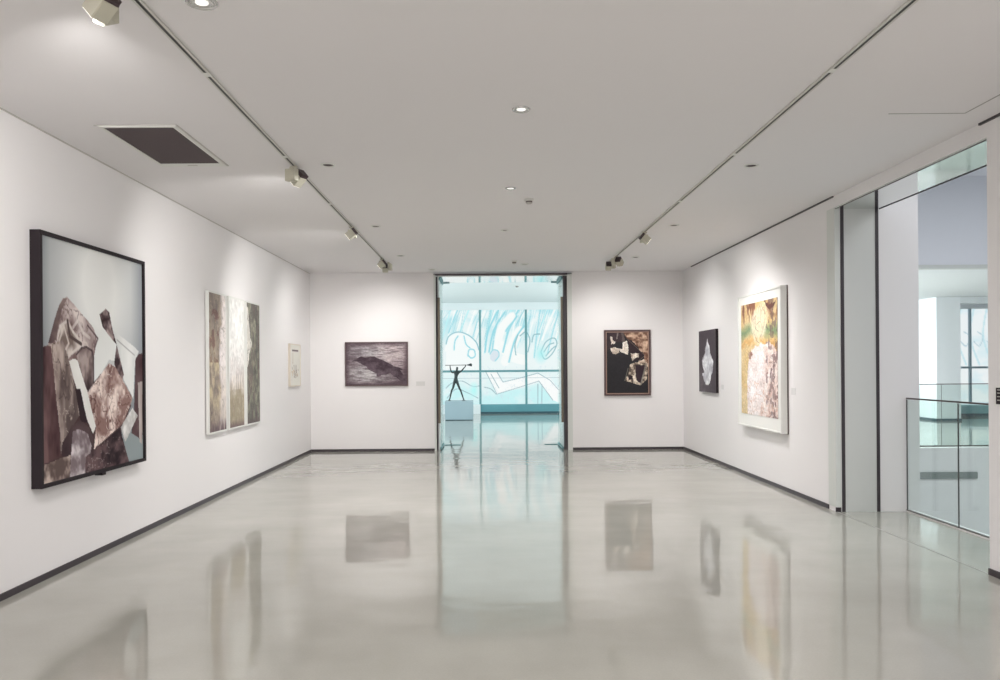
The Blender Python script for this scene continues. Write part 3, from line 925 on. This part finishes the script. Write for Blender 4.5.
track_head('dark-backed spotlight at the far end of the right track', TR, 12.95, PI / 2, 1, 38, 95, (2.4, YB, 1.0))


# recessed downlights
def downlight(x, y, label, lit=False, watts=0, group='recessed downlights', rad=0.062):
    r = empty('downlight', (x, y, ZC - g))
    tag(r, label, 'downlight', group)
    lathe('trim_ring', [(rad, 0.0), (rad, -0.006), (rad - 0.004, -0.009), (rad - 0.013, -0.008), (rad - 0.016, 0.0)], M['chrome'] if lit else M['whiteframe'], r)
    lathe('reflector', [(rad - 0.0162, -0.001), (rad - 0.022, -0.004), (rad - 0.03, -0.0015), (0, -0.0015)], M['chrome'] if lit else M['vent_recess_dark'], r)  # dark disc in unlit fittings stands in for shade inside the recess
    if lit:
        o = lathe('lamp_disc', [(0.03, -0.002), (0.03, -0.005), (0, -0.006)], M['dimlens'], r)
    if watts:
        l = bpy.data.lights.new('downlight_fill', 'SPOT')  # added beam, lifts the far ceiling by bounce off the floor
        l.energy, l.spot_size, l.spot_blend, l.shadow_soft_size = watts, R(150), 1.0, 0.03
        l.color = (1.0, 0.975, 0.97)
        lo = bpy.data.objects.new('downlight_fill', l)
        COL.objects.link(lo)
        lo.parent = r
        lo.location = (0, 0, -0.03)
    return r


downlight(0.25, 5.38, 'bright-ringed round downlight in the middle of the ceiling, nearest of the centre row', True)
downlight(0.25, 7.74, 'small round downlight in the centre row, beside the first smoke detector', True, 130, rad=0.055)
downlight(0.25, 10.1, 'small round downlight in the centre row, between the two smoke detectors', False, 140, rad=0.05)
downlight(-1.33, 3.78, 'pale round downlight between left track and centre, cut by top edge', True, rad=0.075)
downlight(-1.33, 6.8, 'dark round downlight right of the left track, beside its second spotlight', False, 45)
downlight(-1.33, 9.75, 'dark round downlight right of the left track, beside its third spotlight', False, 130)
downlight(-1.30, 12.3, 'dark round downlight right of the left track, near its far end')
downlight(2.31, 6.93, 'dark round downlight right of the right track, nearest of that row', False, 45)
downlight(2.32, 9.83, 'dark round downlight right of the right track, middle of that row', False, 130)
downlight(2.38, 12.67, 'dark round downlight right of the right track, farthest of that row')


def detector(x, y, label, z=ZC, rad=0.05):
    r = empty('smoke_detector', (x, y, z - g))
    tag(r, label, 'smoke detector', 'smoke detectors')
    lathe('mounting_base', [(0, 0), (rad, 0), (rad, -0.012), (rad * .8, -0.018), (0, -0.018)], M['whiteframe'], r)
    lathe('sensor_head', [(rad * .62, -0.0182), (rad * .66, -0.04), (rad * .4, -0.052), (0, -0.053)], M['greyframe'], r)
    lathe('sensor_vent', [(rad * .68, -0.026), (rad * .68, -0.036)], M['lampdark'], r)
    return r


detector(0.457, 8.25, 'white smoke detector on the gallery ceiling, nearer of the two')
detector(0.47, 13.0, 'white smoke detector on the gallery ceiling, near the doorway')
detector(0.83, 21.0, 'small smoke detector on the sculpture hall ceiling, seen through the doorway', 3.66, 0.06)
for x, y, z, lab in ((0.66, 13.4, ZC, 'flat round ceiling fitting beside the far smoke detector'),
                  (-0.93, 14.0, ZC, 'flat round ceiling plate just above the left door corner')):
    r = empty('ceiling_plate', (x, y, z - g))
    tag(r, lab, 'ceiling plate')
    lathe('plate', [(0, 0), (0.07, 0), (0.07, -0.008), (0.06, -0.012), (0, -0.012)], M['whiteframe'], r)
    lathe('grille', [(0.05, -0.0122), (0.045, -0.016), (0, -0.016)], M['greyframe'], r)

# return air vent
r = empty('ceiling_vent', (-2.46, 6.23, ZC))
tag(r, 'dark brown square air vent with thin white frame in the ceiling, left of the track', 'air vent')
part(r, 'frame', [(-2.735, -2.185, 5.665, 5.695, ZC - 0.012, ZC - g), (-2.735, -2.185, 6.71, 6.795, ZC - 0.012, ZC - g),
                  (-2.735, -2.715, 5.695, 6.71, ZC - 0.012, ZC - g), (-2.215, -2.185, 5.695, 6.71, ZC - 0.012, ZC - g)], M['whiteframe'])
part(r, 'filter', [(-2.715, -2.215, 5.695, 6.71, ZC - 0.006, ZC - g)], M['vent_recess_dark'])
part(r, 'frame_lip', [(-2.762, -2.178, 5.655, 5.665, ZC - 0.006, ZC - g), (-2.185, -2.175, 5.665, 6.81, ZC - 0.006, ZC - g)], M['greyframe'])
part(r, 'latch', [(-2.50, -2.42, 6.735, 6.75, ZC - 0.016, ZC - 0.012)], M['greyframe'])


# ------------------------------------------------------------------ glass doors folded back into the passage
def door_leaf(x, hx, label, sgn):
    r = empty('door_1' if sgn < 0 else 'door_2', (x, 15.55, 0))
    r['kind'] = 'structure'
    r['label'] = label
    part(r, 'glass_pane', [(x - 0.006, x + 0.006, 14.63, 15.56, 0.05, 3.12)], M['clear'])
    part(r, 'bottom_rail', [(x - 0.012, x + 0.012, 14.60, 15.57, 0.012, 0.05)], M['steel'])
    part(r, 'top_rail', [(x - 0.012, x + 0.012, 14.60, 15.57, 3.12, 3.16)], M['steel'])
    h = part(r, 'pull_handle', [(hx - 0.021, hx + 0.021, 14.575, 14.615, 0.50, 2.79)], M['bronze'], 0.004)
    h['label'] = 'tall bronze pull handle'
    return r


door_leaf(-0.832, -0.853 + 0.0, 'glass door folded back on the left', -1)
door_leaf(1.395, 1.39, 'glass door folded back on the right', 1)
struct('trim_19', [(-0.82, -0.50, 15.60, 15.615, 0.0, 0.012), (1.13, 1.39, 15.60, 15.615, 0.0, 0.012),
                   (-0.82, -0.70, 15.59, 15.61, 3.15, 3.166), (1.28, 1.39, 15.59, 15.61, 3.15, 3.166)], M['steel'])


# ------------------------------------------------------------------ windows of the sculpture hall
def art_mural():
    """pale cyan line mural printed across the hall window; u 0..1 = x -4.3..4.75, v 0..1 = z 3.42..0.3"""
    w_, h = 560, 194
    cv = Canvas(w_, h, (222, 232, 232))
    n1, n2 = noise(h, w_, 18, 7, 201), noise(h, w_, 40, 10, 202)
    k = 800 / 26.4
    def P(x, y):                        # photograph point on the window -> mural u, v
        a, b = x - 486 - (y - 368) * .0075, y - 368 + (x - 486) * .0075
        return ((a / k + 4.3) / 9.05, (3.42 - (1.5 - b / k)) / 3.12)
    cy, cy2, ln = (140, 205, 216), (176, 226, 230), (140, 170, 178)
    cv.mix(np.clip((.42 - cv.V) * 3, 0, 1) * np.clip(n1 * 2 - .5, 0, 1), (152, 210, 220), .8)
    cv.mix(np.clip((cv.V - .62) * 4, 0, 1) * np.clip(n1 * 1.6 - .1, 0, 1), (180, 228, 230), .8)
    # broad falling strands
    rng = np.random.RandomState(8)
    for i in range(56):
        x0 = 380 + i * 5.0 + rng.uniform(-2, 2)
        L = rng.uniform(22, 52)
        bend = rng.uniform(6, 14)
        p = curve_pts([P(x0, 309), P(x0 - bend * .55, 309 + L * .5), P(x0 - bend, 309 + L)], 8)
        cv.line(p, (cy, (232, 238, 236), cy2, (236, 240, 238))[i % 4], rng.uniform(.0012, .0042), .75)
    for i in range(70):
        x0 = rng.uniform(440, 566)
        L, bend = rng.uniform(14, 40), rng.uniform(4, 12)
        cv.line(curve_pts([P(x0, 310), P(x0 - bend * .5, 310 + L * .5), P(x0 - bend, 310 + L)], 6),
                ((128, 196, 208), (236, 241, 240))[i % 2], rng.uniform(.0006, .0013), .6)
    # centre: white sweeping masses
    for a, wd in ((((512, 316), (501, 330), (497, 352)), .013), (((520, 330), (512, 345), (505, 362)), .014), (((500, 345), (512, 356), (524, 360)), .016)):
        cv.line(curve_pts([P(*q) for q in a]), (234, 237, 235), wd)
    for a in (((505, 312), (494, 330), (489, 352)), ((517, 316), (509, 330), (503, 352)), ((524, 326), (515, 340), (509, 362)), ((497, 312), (488, 332), (485, 352))):
        cv.line(curve_pts([P(*q) for q in a]), cy, .0030)
    # domed head shape on the left
    cv.fill([P(*q) for q in ((446, 345), (449, 336), (457, 332), (466, 333), (475, 340), (479, 350), (479, 372), (446, 372))], (232, 237, 236))
    for a in (((446, 344), (449, 336), (458, 332), (468, 335), (476, 342), (479, 350)), ((454, 350), (455, 341), (458, 336)), ((468, 356), (469, 350), (474, 350), (475, 356), (471, 358), (468, 355)),
              ((464, 336), (466, 344), (470, 348))):
        cv.line(curve_pts([P(*q) for q in a]), cy, .0022)
    cv.line(curve_pts([P(446, 344), P(449, 336), P(458, 332), P(468, 335), P(476, 342), P(479, 350)]), ln, .0010)
    cv.fill(curve_pts([P(*q) for q in ((490, 354), (493, 350), (498, 351), (499, 356), (495, 361), (491, 360), (490, 354))]), (206, 216, 224), edge=None)
    cv.line(curve_pts([P(*q) for q in ((490, 354), (493, 350), (498, 351), (499, 356), (495, 361))]), cy, .0018)
    # right side loops
    for a in (((518, 335), (515, 345), (516, 355)), ((520, 336), (526, 332), (530, 340), (528, 352)), ((532, 342), (534, 335), (540, 334)), ((541, 352), (546, 342), (554, 338), (557, 344), (552, 354), (545, 359), (541, 352)),
              ((544, 352), (549, 345), (554, 343)), ((546, 356), (552, 349), (556, 346))):
        cv.line(curve_pts([P(*q) for q in a]), (128, 176, 184), .0018)
    cv.mix(np.clip(1 - np.hypot((cv.U - P(541, 354)[0]) / .03, (cv.V - P(541, 354)[1]) / .12), 0, 1), (150, 224, 226), .8)
    # bent white band crossing the lower panes
    arm = [P(*q) for q in ((486, 372), (497, 394), (520, 388), (539, 382), (553, 400), (562, 404), (562, 392), (550, 378), (538, 374), (518, 378), (504, 382), (497, 372))]
    cv.fill(arm, (236, 238, 237))
    for a in ([(486, 372), (497, 394), (520, 387), (539, 381), (553, 400)], [(497, 372), (503, 382), (520, 378), (538, 373), (550, 380), (560, 391)], [(491, 374), (499, 388)]):
        cv.line([P(*q) for q in a], ln, .0013)
    cv.line([P(538, 384), P(538, 404)], ln, .0012)
    cv.line([P(542, 384), P(542, 404)], ln, .0010)
    for a in (((446, 388), (452, 383), (462, 381), (472, 386), (479, 386)), ((484, 387), (491, 389), (496, 394)), ((447, 398), (456, 389), (466, 392), (478, 398))):
        cv.line(curve_pts([P(*q) for q in a]), ln, .0014)
    cv.mix(np.clip(1 - np.hypot((cv.U - P(474, 390)[0]) / .022, (cv.V - P(474, 390)[1]) / .1), 0, 1) * 1.3, (168, 234, 232), .8)
    cv.mix(((abs(n2 - .5) < .02)).astype(float) * (cv.V > .6), (196, 214, 222), .5)
    return cv


wd = empty('window_1', (0.22, 26.5, 0.24))
wd['kind'] = 'structure'
wd['label'] = 'wide hall window covered with a pale cyan line mural'
picture('mural_film', art_mural(), rel(wd, (-4.3, 26.50, 3.42)), (9.05, 0, 0), (0, 0, -3.12), M['film'], wd)
mull = [-4.3 + 0.02, -3.22, -1.70, -0.19, 1.33, 2.84, 4.36]
for x in mull:
    part(wd, 'mullion', [(x - 0.035, x + 0.035, 26.42, 26.49, 0.30, 3.42)], M['steel'])
part(wd, 'transom', [(-4.3, 4.75, 26.425, 26.485, 1.36, 1.43)], M['steel'])
part(wd, 'glass_pane', [(-4.3, 4.75, 26.52, 26.53, 0.30, 3.42)], M['clear'])
part(wd, 'sill_panel', [(-0.19, 4.75, 26.25, 26.49, 0.06, 0.30)], M['tealbox'])
part(wd, 'sill_base', [(-0.19, 4.75, 26.20, 26.49, 0.0, 0.06)], M['tealdark'])
part(wd, 'guard_wire', [(-4.3, 4.75, 26.40, 26.412, 1.16, 1.172)], M['plinth'])


def art_landing():
    cv = Canvas(160, 90, (226, 232, 233))
    n = noise(90, 160, 8, 6, 301)
    cv.mix(np.clip(n * 2.2 - 1, 0, 1), (190, 220, 228), .8)
    for i, x in enumerate(np.linspace(.02, .95, 14)):
        cv.line(curve_pts([(x, 0), (x - .02, .3), (x + .03, .6)]), (180, 214, 222), .005, .6)
        cv.line(curve_pts([(x + .02, .25), (x + .05, .3), (x + .03, .4), (x, .35)]), (170, 196, 206), .003, .6)
    return cv


wd = empty('window_2', (15.3, 23.4, 0.04))
wd['kind'] = 'structure'
wd['label'] = 'bright window of the far landing'
picture('mural_film', art_landing(), rel(wd, (12.64, 23.40, 3.12)), (5.36, 0, 0), (0, 0, -2.72), M['film'], wd)
for x in (12.68, 14.13, 15.6, 17.1):
    part(wd, 'mullion', [(x - 0.03, x + 0.03, 23.32, 23.39, 0.40, 3.12)], M['plinth'])
part(wd, 'transom', [(12.64, 18.0, 23.325, 23.385, 1.38, 1.44)], M['plinth'])
part(wd, 'sill_panel', [(12.66, 18.0, 23.1, 23.39, 0.08, 0.32)], M['palepanel'])
part(wd, 'sill_base', [(12.66, 18.0, 23.06, 23.39, 0.0, 0.08)], M['tealdark'])

# ------------------------------------------------------------------ plinth and sculpture
r = empty('plinth', (-0.79, 23.45, 0))
tag(r, 'low square pale blue-grey display plinth in the hall beyond the doorway', 'plinth')
part(r, 'body', [(-1.195, -0.385, 23.0, 23.8, 0.02, 0.548)], M['plinth'], 0.006)
part(r, 'base', [(-1.18, -0.40, 23.015, 23.785, 0.0, 0.02)], M['tealdark'])


def skin(name, verts, edges, radii, m, parent=None, root=0):
    me = bpy.data.meshes.new(name)
    me.from_pydata(verts, edges, [])
    o = link(name, me, m, parent)
    sk = o.modifiers.new('skin', 'SKIN')
    sk.use_smooth_shade = True
    for i, rr in enumerate(radii):
        v = me.skin_vertices[0].data[i]
        v.radius = rr if isinstance(rr, tuple) else (rr, rr)
        v.use_root = (i == root)
    ss = o.modifiers.new('sub', 'SUBSURF')
    ss.levels = 2
    ss.render_levels = 2
    return o


r = empty('bronze_sculpture', (-0.86, 23.4, 0.548))
tag(r, 'dark bronze sculpture of a thin striding figure lifting a staff, standing on the plinth', 'sculpture')
Y0 = 23.4
V = [(-0.888, Y0, 1.150), (-0.885, Y0, 1.215), (-0.876, Y0 - .01, 1.29), (-0.868, Y0, 1.37), (-0.856, Y0, 1.425), (-0.846, Y0 - .02, 1.485), (-0.842, Y0 - .02, 1.545),
     # left leg
     (-0.925, Y0, 1.10), (-0.975, Y0 - .02, 0.90), (-1.010, Y0, 0.86), (-1.062, Y0 + .02, 0.615), (-1.080, Y0 - .06, 0.575),
     # right leg
     (-0.850, Y0, 1.10), (-0.775, Y0 - .02, 0.90), (-0.745, Y0, 0.85), (-0.672, Y0 + .02, 0.615), (-0.650, Y0 - .06, 0.575),
     # left arm
     (-0.930, Y0, 1.385), (-1.000, Y0, 1.375), (-1.035, Y0, 1.45), (-1.050, Y0, 1.545), (-1.050, Y0, 1.580),
     # right arm
     (-0.790, Y0, 1.385), (-0.735, Y0, 1.40), (-0.670, Y0, 1.475), (-0.600, Y0, 1.555), (-0.590, Y0, 1.585)]
E = [(0, 1), (1, 2), (2, 3), (3, 4), (4, 5), (5, 6), (0, 7), (7, 8), (8, 9), (9, 10), (10, 11), (0, 12), (12, 13), (13, 14), (14, 15), (15, 16),
     (3, 17), (17, 18), (18, 19), (19, 20), (20, 21), (3, 22), (22, 23), (23, 24), (24, 25), (25, 26)]
RAD = [.058, .048, .056, .066, .028, .036, .030, .046, .030, .028, .020, .022, .046, .030, .028, .020, .022,
       .036, .024, .020, .015, .016, .036, .024, .020, .015, .016]
V = [tuple(Vector(v) - Vector(r.location)) for v in V]
b = skin('body', V, E, RAD, M['bronze_dark'], r)
st = skin('staff', [tuple(Vector(v) - Vector(r.location)) for v in ((-1.19, Y0 - .02, 1.588), (-1.16, Y0 - .02, 1.588), (-0.85, Y0 - .02, 1.590), (-0.56, Y0 - .02, 1.592))],
          [(0, 1), (1, 2), (2, 3)], [.018, .010, .009, .012], M['bronze_dark'], r)
hd = skin('staff_head', [tuple(Vector(v) - Vector(r.location)) for v in ((-0.56, Y0 - .02, 1.592), (-0.51, Y0 - .02, 1.594), (-0.455, Y0 - .02, 1.596), (-0.40, Y0 - .02, 1.596),
          (-0.43, Y0 - .02, 1.64), (-0.41, Y0 - .02, 1.555), (-0.43, Y0 - .07, 1.60))],
          [(0, 1), (1, 2), (2, 3), (2, 4), (2, 5), (2, 6)], [.014, .022, .040, .012, .014, .014, .014], M['bronze_dark'], r, 2)
for q in ((-1.12, -1.03), (-0.71, -0.61)):
    part(r, 'foot_plate', [(*q, Y0 - .09, Y0 + .05, 0.5485, 0.562)], M['bronze_dark'], 0.003)


# ------------------------------------------------------------------ glass balustrades
def balustrade(label, horizontal, fix, ends, z_top, group='glass balustrades'):
    lo, hi = ends[0], ends[-1]
    r = empty('glass_balustrade', (fix, lo, 0.0) if not horizontal else (lo, fix, 0.0))
    tag(r, label, 'balustrade', group)
    def bb(p, q, d0, d1, z0, z1):
        return (p, q, fix + d0, fix + d1, z0, z1) if horizontal else (fix + d0, fix + d1, p, q, z0, z1)
    for p, q in zip(ends, ends[1:]):
        part(r, 'glass_pane', [bb(p + 0.002, q - 0.002, -0.006, 0.006, 0.016, z_top - 0.02)], M['glass'])
    for p in ends[1:]:
        part(r, 'joint', [bb(p - 0.0018, p + 0.0018, -0.0062, 0.0062, 0.014, z_top - 0.02)], M['rail'])
    part(r, 'handrail', [bb(lo, hi, -0.010, 0.010, z_top - 0.016, z_top)], M['rail'], 0.003)
    part(r, 'base_channel', [bb(lo, hi, -0.016, 0.016, 0.0125 if not horizontal else 0.001, 0.020)], M['rail'], 0.002)
    return r


balustrade('glass balustrade beside the side opening, near the dark wall channels', False, 4.302, [8.185 - 0.89 * i for i in range(10)][::-1], 1.165)
balustrade('glass balustrade across the stairwell, at the edge of the far landing', True, 14.66, [5.7 + 1.32 * i for i in range(9)], 1.15)
